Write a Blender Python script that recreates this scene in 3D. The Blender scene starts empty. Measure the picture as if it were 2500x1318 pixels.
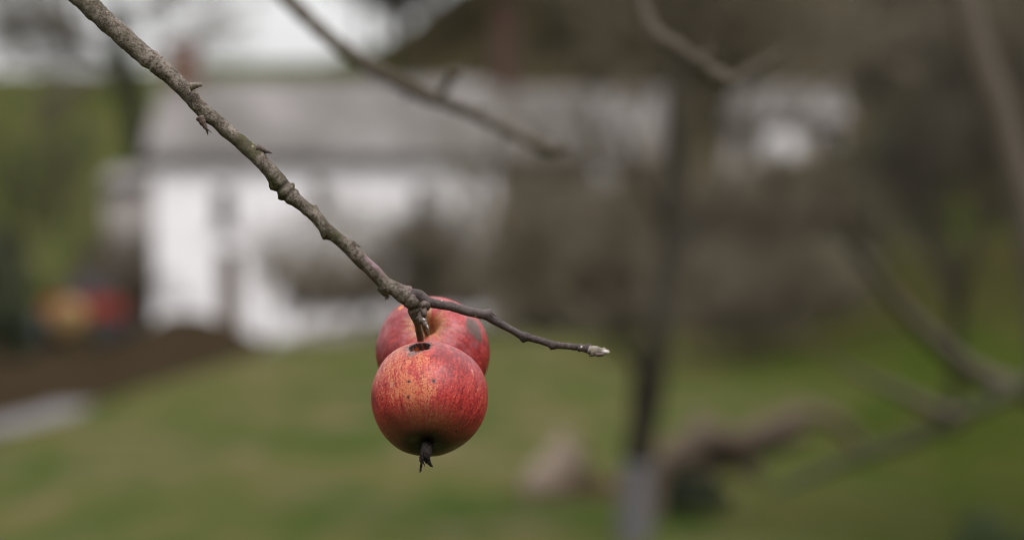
import bpy, math, random
import numpy as np
from mathutils import Vector, Matrix, noise

# ------------------------------------------------------------------ camera, world, sun, exposure
S = bpy.context.scene
COL = S.collection
PXF = 2500 * 85.0 / 36.0          # photo pixels per unit tangent
CAMZ = 1.6
FOCUS = 1.212


def at(px, py, Y):
    """Point of the place seen at photo pixel (px, py) standing Y metres away."""
    return Vector(((px - 1250.0) / PXF * Y, Y, CAMZ - (py - 659.0) / PXF * Y))


cd = bpy.data.cameras.new('camera')
cd.lens = 85.0
cd.sensor_width = 36.0
cd.clip_start = 0.05
cd.clip_end = 3000
cd.dof.use_dof = True
cd.dof.focus_distance = FOCUS
cd.dof.aperture_fstop = 4.5
cd.dof.aperture_blades = 0
cam = bpy.data.objects.new('camera', cd)
COL.objects.link(cam)
cam.location = (0, 0, CAMZ)
cam.rotation_euler = (math.radians(90), 0, 0)
S.camera = cam

SUN_EL, SUN_AZ = math.radians(55), math.radians(151)
W = bpy.data.worlds.new('World')
S.world = W
W.use_nodes = True
wn = W.node_tree.nodes
wl = W.node_tree.links
wn.clear()
sky = wn.new('ShaderNodeTexSky')
sky.sky_type = 'NISHITA'
sky.sun_disc = False
sky.sun_elevation = SUN_EL
sky.sun_rotation = SUN_AZ
sky.air_density = 1.0
sky.dust_density = 6.0
hs = wn.new('ShaderNodeHueSaturation')
hs.inputs['Saturation'].default_value = 0.10
bgn = wn.new('ShaderNodeBackground')
bgn.inputs['Strength'].default_value = 0.105
wo = wn.new('ShaderNodeOutputWorld')
wl.new(sky.outputs[0], hs.inputs['Color'])
# overcast: white cloud, brighter overhead than near the horizon, over what is left of the clear sky
wtc = wn.new('ShaderNodeTexCoord')
wsx = wn.new('ShaderNodeSeparateXYZ')
wl.new(wtc.outputs['Generated'], wsx.inputs[0])
wmr = wn.new('ShaderNodeMapRange')
wmr.inputs['From Min'].default_value = 0.0
wmr.inputs['From Max'].default_value = 1.0
wmr.inputs['To Min'].default_value = 4.2
wmr.inputs['To Max'].default_value = 18.0
wl.new(wsx.outputs[2], wmr.inputs['Value'])
wcb = wn.new('ShaderNodeCombineColor')
for i in range(3):
    wl.new(wmr.outputs[0], wcb.inputs[i])
wmx = wn.new('ShaderNodeMix')
wmx.data_type = 'RGBA'
wmx.inputs[0].default_value = 0.75
wl.new(hs.outputs[0], wmx.inputs[6])
wl.new(wcb.outputs[0], wmx.inputs[7])
wl.new(wmx.outputs[2], bgn.inputs['Color'])
wl.new(bgn.outputs[0], wo.inputs['Surface'])

sd = bpy.data.lights.new('sun', 'SUN')
sd.energy = 1.1
sd.angle = math.radians(28)
sd.color = (1.0, 0.96, 0.92)
sun = bpy.data.objects.new('sun', sd)
COL.objects.link(sun)
# light comes from high above, a little behind the camera and from its right
sdir = Vector((0.40, -0.72, 1.2)).normalized()
sun.rotation_euler = sdir.to_track_quat('Z', 'Y').to_euler()
sun.location = (2, -3, 6)

S.view_settings.view_transform = 'Standard'
S.view_settings.look = 'None'
S.view_settings.exposure = 0.75
S.view_settings.gamma = 1.0
S.render.engine = 'CYCLES'
S.cycles.use_denoising = True
S.cycles.filter_width = 1.1
S.cycles.use_adaptive_sampling = False
S.cycles.max_bounces = 6
S.cycles.sample_clamp_indirect = 4.0


# ------------------------------------------------------------------ helpers
def obj(name, verts, faces, mat=None, parent=None, smooth=True, loc=None):
    me = bpy.data.meshes.new(name)
    me.from_pydata([tuple(v) for v in verts], [], faces)
    me.update()
    if smooth:
        me.polygons.foreach_set('use_smooth', [True] * len(me.polygons))
    if mat is not None:
        for m in (mat if isinstance(mat, (list, tuple)) else [mat]):
            me.materials.append(m)
    o = bpy.data.objects.new(name, me)
    COL.objects.link(o)
    if parent is not None:
        o.parent = parent
    if loc is not None:
        o.location = loc
    return o


def empty(name, loc, rz=0.0):
    o = bpy.data.objects.new(name, None)
    COL.objects.link(o)
    o.location = loc
    o.rotation_euler = (0, 0, rz)
    o.empty_display_size = 0.1
    return o


def tag(o, label=None, cat=None, group=None, kind=None):
    if label:
        o['label'] = label
    if cat:
        o['category'] = cat
    if group:
        o['group'] = group
    if kind:
        o['kind'] = kind
    return o


def copy_tree(o, parent=None):
    c = o.copy()
    COL.objects.link(c)
    if parent is not None:
        c.parent = parent
    for ch in list(o.children):
        copy_tree(ch, c)
    return c


class MB:
    """Collects simple shapes into one mesh."""

    def __init__(s):
        s.v, s.f = [], []

    def add(s, v, f):
        n = len(s.v)
        s.v += [tuple(p) for p in v]
        s.f += [tuple(i + n for i in q) for q in f]
        return s

    def box(s, x0, x1, y0, y1, z0, z1):
        v = [(x0, y0, z0), (x1, y0, z0), (x1, y1, z0), (x0, y1, z0), (x0, y0, z1), (x1, y0, z1), (x1, y1, z1), (x0, y1, z1)]
        return s.add(v, [(3, 2, 1, 0), (4, 5, 6, 7), (0, 1, 5, 4), (1, 2, 6, 5), (2, 3, 7, 6), (3, 0, 4, 7)])

    def tube(s, pts, rads, n=6, cap=True):
        v, f = tube_geo(pts, rads, n, cap)
        return s.add(v, f)

    def disc(s, c, axis, r, h, n=20):
        a = Vector(axis).normalized()
        c = Vector(c)
        return s.tube([c - a * h / 2, c - a * h / 2, c + a * h / 2, c + a * h / 2], [r * .86, r, r, r * .86], n)

    def build(s, name, mat, parent=None, smooth=False, loc=None):
        return obj(name, s.v, s.f, mat, parent, smooth, loc)


def frames(pts):
    T = []
    n = len(pts)
    for i in range(n):
        d = pts[min(i + 1, n - 1)] - pts[max(i - 1, 0)]
        T.append(d.normalized() if d.length > 1e-12 else Vector((0, 0, 1)))
    up = Vector((0, 0, 1)) if abs(T[0].z) < .9 else Vector((1, 0, 0))
    N = []
    b = (up - T[0] * up.dot(T[0])).normalized()
    for t in T:
        b = (b - t * b.dot(t))
        b = b.normalized() if b.length > 1e-9 else t.orthogonal().normalized()
        N.append(b)
    return T, N


def tube_geo(pts, rads, n=6, cap=True):
    pts = [Vector(p) for p in pts]
    T, N = frames(pts)
    v, f = [], []
    for p, t, b, r in zip(pts, T, N, rads):
        c = t.cross(b)
        for k in range(n):
            a = 2 * math.pi * k / n
            v.append(p + (b * math.cos(a) + c * math.sin(a)) * r)
    for i in range(len(pts) - 1):
        for k in range(n):
            k2 = (k + 1) % n
            f.append((i * n + k, i * n + k2, (i + 1) * n + k2, (i + 1) * n + k))
    if cap:
        f.append(tuple(range(n - 1, -1, -1)))
        m = (len(pts) - 1) * n
        f.append(tuple(range(m, m + n)))
    return v, f


def catmull(pts, rads, step):
    P = [Vector(p) for p in pts]
    out, ro = [], []
    n = len(P)
    for i in range(n - 1):
        p0, p1, p2, p3 = P[max(i - 1, 0)], P[i], P[i + 1], P[min(i + 2, n - 1)]
        m = max(1, int((p2 - p1).length / step))
        for j in range(m):
            t = j / m
            q = .5 * ((2 * p1) + (p2 - p0) * t + (2 * p0 - 5 * p1 + 4 * p2 - p3) * t * t + (3 * p1 - p0 - 3 * p2 + p3) * t ** 3)
            out.append(q)
            s = t * t * (3 - 2 * t)
            ro.append(rads[i] * (1 - s) + rads[i + 1] * s)
    out.append(P[-1])
    ro.append(rads[-1])
    return out, ro


def sstep(a, b, x):
    t = min(1.0, max(0.0, (x - a) / (b - a)))
    return t * t * (3 - 2 * t)


# ------------------------------------------------------------------ node helpers
class NT:
    def __init__(s, name):
        s.m = bpy.data.materials.new(name)
        s.m.use_nodes = True
        s.n = s.m.node_tree.nodes
        s.l = s.m.node_tree.links
        s.bsdf = s.n['Principled BSDF']
        s.tc = s.n.new('ShaderNodeTexCoord')

    def set(s, sock, val):
        if isinstance(val, bpy.types.NodeSocket):
            s.l.new(val, sock)
        elif isinstance(val, (tuple, list)) and len(val) == 3 and sock.type == 'RGBA':
            sock.default_value = (*val, 1)
        else:
            sock.default_value = val

    def math(s, op, a, b=0.0, c=0.0, clamp=False):
        x = s.n.new('ShaderNodeMath')
        x.operation = op
        x.use_clamp = clamp
        s.set(x.inputs[0], a)
        s.set(x.inputs[1], b)
        s.set(x.inputs[2], c)
        return x.outputs[0]

    def vec(s, op, a, b=(0, 0, 0)):
        x = s.n.new('ShaderNodeVectorMath')
        x.operation = op
        s.set(x.inputs[0], a)
        s.set(x.inputs[1], b)
        return x.outputs['Value'] if op in ('DOT_PRODUCT', 'DISTANCE', 'LENGTH') else x.outputs[0]

    def noise(s, v, scale, detail=4, rough=.55, dist=0.0):
        x = s.n.new('ShaderNodeTexNoise')
        s.set(x.inputs['Vector'], v)
        x.inputs['Scale'].default_value = scale
        x.inputs['Detail'].default_value = detail
        x.inputs['Roughness'].default_value = rough
        x.inputs['Distortion'].default_value = dist
        return x.outputs['Fac']

    def voro(s, v, scale, feat='F1'):
        x = s.n.new('ShaderNodeTexVoronoi')
        x.feature = feat
        s.set(x.inputs['Vector'], v)
        x.inputs['Scale'].default_value = scale
        return x

    def ramp(s, f, a, b, lo=0.0, hi=1.0):
        x = s.n.new('ShaderNodeMapRange')
        x.interpolation_type = 'SMOOTHSTEP'
        s.set(x.inputs['Value'], f)
        x.inputs['From Min'].default_value = a
        x.inputs['From Max'].default_value = b
        x.inputs['To Min'].default_value = lo
        x.inputs['To Max'].default_value = hi
        return x.outputs[0]

    def mix(s, f, a, b, mode='MIX'):
        x = s.n.new('ShaderNodeMix')
        x.data_type = 'RGBA'
        x.blend_type = mode
        s.set(x.inputs[0], f)
        s.set(x.inputs[6], a)
        s.set(x.inputs[7], b)
        return x.outputs[2]

    def attr(s, name):
        x = s.n.new('ShaderNodeAttribute')
        x.attribute_name = name
        return x

    def sep(s, v):
        x = s.n.new('ShaderNodeSeparateXYZ')
        s.set(x.inputs[0], v)
        return x.outputs

    def comb(s, a, b, c):
        x = s.n.new('ShaderNodeCombineXYZ')
        for i, q in enumerate((a, b, c)):
            s.set(x.inputs[i], q)
        return x.outputs[0]

    def scalev(s, v, k):
        return s.vec('MULTIPLY', v, k if isinstance(k, tuple) else (k, k, k))

    def bump(s, h, strength, dist):
        x = s.n.new('ShaderNodeBump')
        x.inputs['Strength'].default_value = strength
        x.inputs['Distance'].default_value = dist
        s.set(x.inputs['Height'], h)
        s.l.new(x.outputs[0], s.bsdf.inputs['Normal'])

    def done(s, color, rough=.7, spec=.3):
        s.set(s.bsdf.inputs['Base Color'], color)
        s.set(s.bsdf.inputs['Roughness'], rough)
        s.set(s.bsdf.inputs['Specular IOR Level'], spec)
        return s.m


def plain(name, c, var=.25, scale=6.0, rough=.8, spec=.12, bump=0.0):
    t = NT(name)
    f = t.noise(t.tc.outputs['Object'], scale, 5)
    a = tuple(x * (1 - var) for x in c)
    b = tuple(x * (1 + var) for x in c)
    if bump:
        t.bump(f, .5, bump)
    return t.done(t.mix(f, a, b), rough, spec)


M = {}
M['plaster'] = plain('white_plaster', (.73, .71, .73), .22, .7, .9)
M['plaster_grey'] = plain('pinkish_plaster', (.36, .325, .31), .2, 1.2, .9)
M['brick'] = plain('chimney_brick', (.13, .07, .055), .3, 4, .9)
M['brick_dark'] = plain('sooty_brick', (.060, .036, .028), .3, 4, .9)
M['wood'] = plain('brown_woodwork', (.12, .095, .078), .3, 5, .7)
M['stone'] = plain('grey_stone', (.12, .115, .12), .25, 3, .9)
M['iron'] = plain('dark_iron', (.03, .03, .032), .3, 20, .5)
M['red_paint'] = plain('faded_red_paint', (.20, .022, .010), .35, 3, .7, .1)
M['yellow'] = plain('ochre_paint', (.19, .125, .055), .15, 6, .6)
M['tyre'] = plain('black_rubber', (.03, .033, .035), .2, 12, .9)
M['canvas'] = plain('grey_canvas', (.06, .054, .06), .2, 5, .8)
M['bark'] = plain('brown_bark', (.075, .062, .045), .35, 5, .9, bump=.01)
M['bark_dark'] = plain('dark_bark', (.022, .019, .013), .4, 5, .9, bump=.01)
M['bark_pale'] = plain('pale_bark', (.088, .072, .058), .25, 8, .9, bump=.005)
M['bark_olive'] = plain('mossy_bark', (.036, .037, .019), .3, 8, .9, bump=.005)
M['twig_far'] = plain('winter_twigs', (.118, .098, .070), .3, 2, .9)
M['twig_dark'] = plain('dark_twigs', (.075, .064, .047), .3, 2, .9)
M['ivy'] = plain('ivy_leaf', (.045, .052, .026), .5, 3, .55)
M['evergreen'] = plain('evergreen_leaf', (.022, .028, .014), .5, 3, .55)
M['bramble'] = plain('bramble_leaf', (.022, .033, .009), .5, 3, .55)
M['log_end'] = plain('weathered_log', (.20, .155, .125), .25, 5, .9)
M['log_bark'] = plain('log_bark', (.085, .063, .047), .35, 6, .9, bump=.01)
M['dead_leaf'] = plain('dead_leaves', (.09, .058, .036), .45, 14, .9)

M['bark_hang'] = plain('brown_grey_bark', (.072, .060, .047), .45, 22, .9, bump=.003)
M['bark_grey'] = plain('pale_grey_bark', (.105, .099, .105), .3, 14, .9, bump=.01)
M['twig_slim'] = plain('grey_brown_twigs', (.045, .038, .029), .35, 2, .9)
M['barn_wood'] = plain('weathered_boards', (.075, .062, .05), .4, 3, .95)
M['bark_mid'] = plain('grey_bark', (.050, .043, .034), .4, 8, .9, bump=.006)
t = NT('slate_roof')
g = t.noise(t.tc.outputs['Object'], .45, 4)
w_ = t.n.new('ShaderNodeTexBrick')
w_.inputs['Scale'].default_value = 3.0
t.set(w_.inputs['Vector'], t.tc.outputs['Object'])
w_.inputs['Color1'].default_value = (.15, .136, .134, 1)
w_.inputs['Color2'].default_value = (.185, .168, .166, 1)
w_.inputs['Mortar'].default_value = (.10, .09, .088, 1)
M['slate'] = t.done(t.mix(t.ramp(g, .38, .60, 0, .9), w_.outputs['Color'], (.075, .068, .062)), .75, .3)

t = NT('window_pane')
M['pane'] = t.done((.035, .04, .05), .12, .5)

# ------------------------------------------------------------------ terrain
MOUND = [(-8.8, 64.0, 1.3, .95), (-7.4, 63.5, 1.0, .35)]


def hgt(x, y):
    z = 0.0
    # meadow terrace falls away on its left side
    z -= (1.5 - 1.0 * sstep(52, 64, y)) * sstep(0, 1, (-5.0 - x) / 1.6) * sstep(6, 14, y)
    # hill behind the house, higher to the right where the wood stands
    top = 14.9 + .7 * sstep(-26, -18, x) + 13.0 * sstep(-13, 12, x)
    z += top * sstep(84 + 22 * sstep(2, 7, x), 160, y) + 0.03 * max(0, y - 160) * sstep(160, 260, y)
    # right hand slope
    z += 6.2 * sstep(1.2, 13, x) * sstep(14, 88, y)
    z += .10 * noise.noise(Vector((x * .18, y * .1, 0))) * sstep(10, 30, y) + .04 * noise.noise(Vector((x * .7, y * .5, 3)))
    # unseen ground raised behind and beside the camera to block low sky light
    z += 15 * sstep(-4, -34, y) + 11 * sstep(13, 40, abs(x)) * sstep(52, 30, y)
    for (mx, my, s, h) in MOUND:
        z += h * math.exp(-((x - mx) ** 2 + ((y - my) * .8) ** 2) / (s * s))
    return z


xs = np.concatenate([np.linspace(-600, -62, 14), np.arange(-60, 60.1, .75), np.linspace(62, 600, 14)])
ys = np.concatenate([np.linspace(-300, -50, 6), np.arange(-46, 1, 3.0), np.arange(1.5, 30, .6), np.arange(30, 180, 1.2), np.linspace(182, 900, 16)])
gv, wts = [], []
for y in ys:
    for x in xs:
        x_, y_ = float(x), float(y)
        gv.append((x_, y_, hgt(x_, y_)))
        n1 = noise.noise(Vector((x_ * .25, y_ * .12, 7)))
        # bare soil and leaf litter below the terrace and on the mound
        soil = sstep(-5.3, -6.3, x_) * sstep(20, 26, y_) * sstep(88, 76, y_ + 5 * n1)
        soil = max(soil, sstep(62, 68, y_) * sstep(88, 80, y_) * .5)
        soil = max(soil, .62 * sstep(1.0, 4.0, x_ + 2 * n1) * sstep(33, 44, y_ + 3 * n1) * sstep(120, 90, y_))
        # lush wet grass on the right
        lush = sstep(.5, 4.0, x_ - .02 * y_ + 1.5 * n1)
        yel = math.exp(-((x_ - 8.9) / 1.7) ** 2 - ((y_ - 54) / 5) ** 2)
        soil *= 1 - yel
        lush *= 1 - .8 * yel
        lush = max(lush, .55 * sstep(-5.0, -7.0, x_) * sstep(86, 96, y_))
        # leaf floor of the wood on the hill, right of the open pasture
        wood = sstep(-10.5, -5.5, x_ + n1 * 2) * sstep(84, 98, y_)
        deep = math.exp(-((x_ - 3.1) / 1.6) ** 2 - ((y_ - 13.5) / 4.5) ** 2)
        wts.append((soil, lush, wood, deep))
nx = len(xs)
gf = [(j * nx + i, j * nx + i + 1, (j + 1) * nx + i + 1, (j + 1) * nx + i) for j in range(len(ys) - 1) for i in range(nx - 1)]
t = NT('meadow')
P = t.tc.outputs['Object']
wt = t.sep(t.attr('cover').outputs['Color'])
n1 = t.noise(P, .35, 4, .6)
n2 = t.noise(t.scalev(P, (.9, .35, 1)), .9, 5, .6)
n3 = t.noise(P, 14, 4, .7)
n4 = t.noise(t.scalev(P, (1, .4, 1)), 1.7, 4, .6)
c = t.mix(t.ramp(t.math('MULTIPLY_ADD', t.math('SUBTRACT', n4, .5), .9, n1), .36, .64), (.036, .055, .0135), (.078, .072, .028))
c = t.mix(t.ramp(n2, .48, .66, 0, .75), c, (.120, .093, .058))
lushc = t.mix(t.ramp(n4, .38, .64), (.022, .038, .0045), (.045, .044, .013))
c = t.mix(wt[1], c, lushc)
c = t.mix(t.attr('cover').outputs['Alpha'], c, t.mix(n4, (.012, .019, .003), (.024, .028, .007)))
c = t.mix(wt[0], c, t.mix(n2, (.017, .010, .0065), (.036, .025, .017)))
c = t.mix(wt[2], c, t.mix(n2, (.034, .029, .016), (.055, .044, .027)))
c = t.mix(t.ramp(n3, .35, .65, 0, .35), c, (.02, .022, .007))
t.bump(n3, .6, .03)
M['meadow'] = t.done(c, 1.0, .0)
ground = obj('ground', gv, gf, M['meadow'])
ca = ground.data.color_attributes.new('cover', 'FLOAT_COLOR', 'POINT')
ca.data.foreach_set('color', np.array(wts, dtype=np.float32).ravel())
tag(ground, 'sloping green meadow with brown earth bank below it', None, None, 'structure')


def ribbon(name, pts, w, mat, lift, label):
    pts, _ = catmull([(p[0], p[1], 0) for p in pts], [1] * len(pts), .5)
    T, N = frames(pts)
    v, f = [], []
    for p, tt in zip(pts, T):
        s = Vector((-tt.y, tt.x, 0))
        for k in range(5):
            q = p + s * (k / 4 - .5) * w * (1 + .12 * noise.noise(p * .6))
            v.append((q.x, q.y, hgt(q.x, q.y) + lift))
    for i in range(len(pts) - 1):
        for k in range(4):
            f.append((i * 5 + k, i * 5 + k + 1, i * 5 + k + 6, i * 5 + k + 5))
    return tag(obj(name, v, f, mat), label, None, None, 'structure')


M['gravel'] = plain('pale_gravel', (.115, .108, .112), .2, 3, .95)
M['yard'] = plain('dusty_yard', (.115, .10, .088), .2, 2, .95)
ribbon('path', [(-10.6, 43), (-10.1, 47), (-9.8, 51), (-9.7, 54)], 1.3, M['gravel'], .03, 'pale grey gravel path below the meadow edge')
ribbon('yard', [(-5.7, 55), (-4.9, 61), (-3.2, 69), (1.0, 72.0), (5, 72.4)], 3.4, M['yard'], .03, 'pale trodden yard in front of the house')

# ------------------------------------------------------------------ farmhouse
HX0, HX1, HY0, HY1 = -11.1, 4.9, 75.0, 82.0
HXR = at(1215, 0, 75).x      # right end of the white house
EZ, RZ = 5.15, 7.6
house = tag(empty('farmhouse', (HX0, HY0, 0)), 'white two-storey farmhouse with grey pitched roof beyond the meadow', 'house')


def hb(name, m, mat, parent=house):
    o = obj(name, [(a - HX0, b - HY0, c_) for a, b, c_ in m.v], m.f, mat, parent, False)
    return o


m = MB()
# front wall with real openings, then the other three walls and gables
wins = [(545, 505, 46, 96), (780, 478, 44, 70), (1032, 500, 46, 96), (790, 690, 60, 96), (1035, 690, 60, 96)]
wrect = []
for (px, py, w, h) in wins:
    a = at(px - w / 2, py + h / 2, HY0)
    b = at(px + w / 2, py - h / 2, HY0)
    wrect.append((a.x, b.x, a.z, b.z))
da, db = at(530, 800, HY0), at(590, 610, HY0)
door = (da.x, db.x, -.35, db.z)
opens = wrect + [door]
gx = sorted({HX0, HXR} | {q for r in opens for q in r[:2]})
gz = sorted({-1.9, EZ} | {q for r in opens for q in r[2:]})
for i in range(len(gx) - 1):
    for j in range(len(gz) - 1):
        cx, cz = (gx[i] + gx[i + 1]) / 2, (gz[j] + gz[j + 1]) / 2
        if any(r[0] < cx < r[1] and r[2] < cz < r[3] for r in opens):
            continue
        m.add([(gx[i], HY0, gz[j]), (gx[i + 1], HY0, gz[j]), (gx[i + 1], HY0, gz[j + 1]), (gx[i], HY0, gz[j + 1])], [(0, 1, 2, 3)])
for r in opens:      # reveals
    x0, x1, z0, z1 = r
    y0, y1 = HY0, HY0 + .28
    m.add([(x0, y0, z0), (x0, y1, z0), (x0, y1, z1), (x0, y0, z1)], [(0, 1, 2, 3)])
    m.add([(x1, y0, z0), (x1, y1, z0), (x1, y1, z1), (x1, y0, z1)], [(3, 2, 1, 0)])
    m.add([(x0, y0, z1), (x1, y0, z1), (x1, y1, z1), (x0, y1, z1)], [(0, 1, 2, 3)])
    m.add([(x0, y0, z0), (x1, y0, z0), (x1, y1, z0), (x0, y1, z0)], [(3, 2, 1, 0)])
ym = (HY0 + HY1) / 2
for x in (HX0, HXR):
    m.add([(x, HY0, -1.9), (x, HY1, -1.9), (x, HY1, EZ), (x, ym, RZ - .12), (x, HY0, EZ)], [(0, 1, 2, 3, 4)])
m.add([(HX0, HY1, -1.9), (HXR, HY1, -1.9), (HXR, HY1, EZ), (HX0, HY1, EZ)], [(3, 2, 1, 0)])
hb('wall', m, M['plaster'])
m = MB()
ov, th = .22, .14
sl = (RZ - EZ) / (ym - HY0)
for s in (-1, 1):
    ye = ym + s * (ym - HY0 + ov)
    ze = EZ - sl * ov
    v = [(HX0 - .3, ye, ze), (HXR + .3, ye, ze), (HXR + .3, ym, RZ), (HX0 - .3, ym, RZ)]
    m.add(v + [(a, b, c_ + th) for a, b, c_ in v], [(0, 1, 2, 3), (7, 6, 5, 4), (0, 4, 5, 1), (1, 5, 6, 2), (3, 7, 4, 0)])
roof = hb('roof', m, M['slate'])
for (px, w, top) in ((452, 62, 110), (1232, 56, 20)):
    a, b = at(px - w / 2, top, ym), at(px + w / 2, top, ym)
    m = MB().box(a.x, b.x, ym - .35, ym + .35, RZ - .6, a.z).box(a.x - .06, b.x + .06, ym - .41, ym + .41, a.z, a.z + .14)
    o = hb('chimney', m, M['brick'] if px < 800 else M['brick_dark'], roof)
m = MB().box(HX0 - .3, HXR + .3, HY0 - ov - .13, HY0 - ov - .01, EZ - sl * ov - .05, EZ - sl * ov + .08)
hb('gutter', m, M['iron'], roof)
for i, (x0, x1, z0, z1) in enumerate(wrect):
    y = HY0 + .2
    f = MB()
    t_ = .07
    f.box(x0, x0 + t_, y, y + .07, z0, z1).box(x1 - t_, x1, y, y + .07, z0, z1)
    f.box(x0 + t_, x1 - t_, y, y + .07, z0, z0 + t_).box(x0 + t_, x1 - t_, y, y + .07, z1 - t_, z1)
    f.box((x0 + x1) / 2 - .025, (x0 + x1) / 2 + .025, y + .01, y + .06, z0 + t_, z1 - t_)
    wo_ = hb('window', f, M['wood'])
    hb('pane', MB().box(x0 + .01, x1 - .01, y + .03, y + .04, z0 + .01, z1 - .01), M['pane'], wo_)
    hb('sill', MB().box(x0 - .08, x1 + .08, HY0 - .12, HY0 - .003, z0 - .1, z0 - .01), M['stone'], wo_)
x0, x1, z0, z1 = door
d_ = hb('door', MB().box(x0 + .01, x1 - .01, HY0 + .15, HY0 + .22, z0, z1 - .01), M['wood'])
hb('handle', MB().box(x1 - .14, x1 - .09, HY0 + .1, HY0 + .147, .7, .82), M['iron'], d_)

# timber barn joined on at the right
bx0, bx1 = at(1222, 0, HY0).x, HX1
barn = tag(empty('barn', (bx0, HY0, 0)), 'weathered brown timber barn joined to the right end of the white farmhouse', 'barn')
bw = bx1 - bx0
wx0, wx1 = at(1432, 0, HY0).x - bx0, at(1506, 0, HY0).x - bx0
wz0, wz1 = at(0, 458, HY0).z, at(0, 382, HY0).z
m = MB().box(.02, wx0, 0, 6.9, -1.5, EZ - .05).box(wx1, bw, 0, 6.9, -1.5, EZ - .05).box(wx0, wx1, 0, 6.9, -1.5, wz0).box(wx0, wx1, .3, 6.9, wz0, EZ - .05)
m.build('wall', M['barn_wood'], barn)
MB().box(wx0 + .02, wx1 - .02, .04, .1, wz0 + .02, EZ - .1).build('shutter', M['plaster'], barn)
for px in (1300, 1385, 1560):
    a = at(px, 0, HY0).x - bx0
    MB().box(a - .3, a + .3, -.06, -.003, at(0, 520, HY0).z, at(0, 462, HY0).z).build('window', M['pane'], barn)
MB().box(.9, 3.1, -.07, -.003, -.6, 2.3).build('door', M['bark'], barn)
m = MB()
ymb = 3.5
for s_ in (-1, 1):
    ye = ymb + s_ * 3.8
    v = [(.32, ye, EZ - .2), (bw + .4, ye, EZ - .2), (bw + .4, ymb, RZ - .25), (.32, ymb, RZ - .25)]
    m.add(v + [(a, b, c_ + .14) for a, b, c_ in v], [(0, 1, 2, 3), (7, 6, 5, 4), (0, 4, 5, 1), (1, 5, 6, 2), (3, 7, 4, 0), (0, 3, 7, 4)])
m.build('roof', M['slate'], barn)

# lean-to shed left of the house
sx0, sx1 = at(268, 0, 84).x, at(376, 0, 84).x
sz0, sz1 = hgt(sx0, 84) - .3, at(0, 455, 84).z
shed = tag(empty('shed', (sx0, 83, 0)), 'small pinkish-grey shed standing against the left end of the farmhouse', 'shed')
m = MB().box(0, sx1 - sx0, 0, 2.6, sz0, sz1)
m.build('wall', M['plaster_grey'], shed)
m = MB()
m.add([(-.2, -.3, sz1 + .02), (sx1 - sx0 + .1, -.3, sz1 + .02), (sx1 - sx0 + .1, 2.8, sz1 + .6), (-.2, 2.8, sz1 + .6),
       (-.2, -.3, sz1 + .12), (sx1 - sx0 + .1, -.3, sz1 + .12), (sx1 - sx0 + .1, 2.8, sz1 + .7), (-.2, 2.8, sz1 + .7)],
      [(3, 2, 1, 0), (4, 5, 6, 7), (0, 1, 5, 4), (1, 2, 6, 5), (2, 3, 7, 6), (3, 0, 4, 7)])
m.build('roof', M['slate'], shed)
MB().box(.25, .95, -.05, -.003, sz0 + .3, sz0 + 2.1).build('door', M['wood'], shed)

# far cottage on the right hand slope
cx0, cx1, cY = at(1790, 0, 98).x, at(2060, 0, 98).x, 98.0
cz0, cz1 = hgt(11, 98) - 1.5, at(0, 290, 98).z
cot = tag(empty('cottage', (cx0, cY, 0)), 'small pale cottage half hidden by bare trees on the right hill', 'cottage')
w_c = cx1 - cx0
m = MB()
m.add([(0, 0, cz0), (w_c, 0, cz0), (w_c, 0, cz1), (0, 0, cz1), (0, 5, cz0), (w_c, 5, cz0), (w_c, 5, cz1), (0, 5, cz1), (0, 2.5, cz1 + 1.4), (w_c, 2.5, cz1 + 1.4)],
      [(0, 1, 2, 3), (5, 4, 7, 6), (4, 0, 3, 8, 7), (1, 5, 6, 9, 2)])
m.build('wall', M['plaster_grey'], cot)
MB().box(at(1862, 0, cY).x - cx0, at(1948, 0, cY).x - cx0, -.08, -.003, at(0, 385, cY).z, at(0, 298, cY).z).build('door', M['plaster'], cot)
m = MB()
for s in (-1, 1):
    v = [(-.25, 2.5 + s * 2.9, cz1 - .2), (w_c + .25, 2.5 + s * 2.9, cz1 - .2), (w_c + .25, 2.5, cz1 + 1.45), (-.25, 2.5, cz1 + 1.45)]
    m.add(v + [(a, b, c_ + .15) for a, b, c_ in v], [(0, 1, 2, 3), (7, 6, 5, 4), (0, 4, 5, 1), (1, 5, 6, 2), (3, 7, 4, 0)])
m.build('roof', M['slate'], cot)
for fx in (.12, .85):
    wo_ = MB().box(w_c * fx - .4, w_c * fx + .4, -.06, -.003, cz1 - 1.7, cz1 - .5).build('window', M['wood'], cot)
    MB().box(w_c * fx - .33, w_c * fx + .33, -.075, -.063, cz1 - 1.62, cz1 - .58).build('pane', M['pane'], wo_)

# ------------------------------------------------------------------ small red tractor by the bank
TY = 66.0
tc_ = at(196, 0, TY)
tz = hgt(tc_.x, TY)
tr = tag(empty('tractor', (tc_.x, TY, tz)), 'small red tractor with dark wheels and an ochre nose, parked below the house', 'tractor')
k = TY / PXF
MB().box(-.95, .98, .1, 1.5, .75, 1.28).box(.15, 1.0, -.2, .1, .7, 1.2).box(-.98, -.2, -.1, .1, .85, 1.2).build('body', M['red_paint'], tr)
hood = MB()
hood.tube([(-.22, -1.0, .72), (-.22, -.95, .72), (-.22, .1, .78)], [.30, .46, .5], 20)
hood.build('nose', M['yellow'], tr, True)
for sx in (-1, 1):
    x = -.12 + sx * .86
    w_ = MB().disc((x, -.35, .42), (1, 0, 0), .46, .34, 24).build('wheel', M['tyre'], tr, True)
    MB().disc((x, -.35, .42), (1, 0, 0), .2, .37, 16).build('rim', M['canvas'], w_, True)
    w_ = MB().disc((x, 1.35, .55), (1, 0, 0), .6, .36, 24).build('wheel', M['tyre'], tr, True)
    MB().disc((x, 1.35, .55), (1, 0, 0), .28, .39, 16).build('rim', M['canvas'], w_, True)
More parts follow.
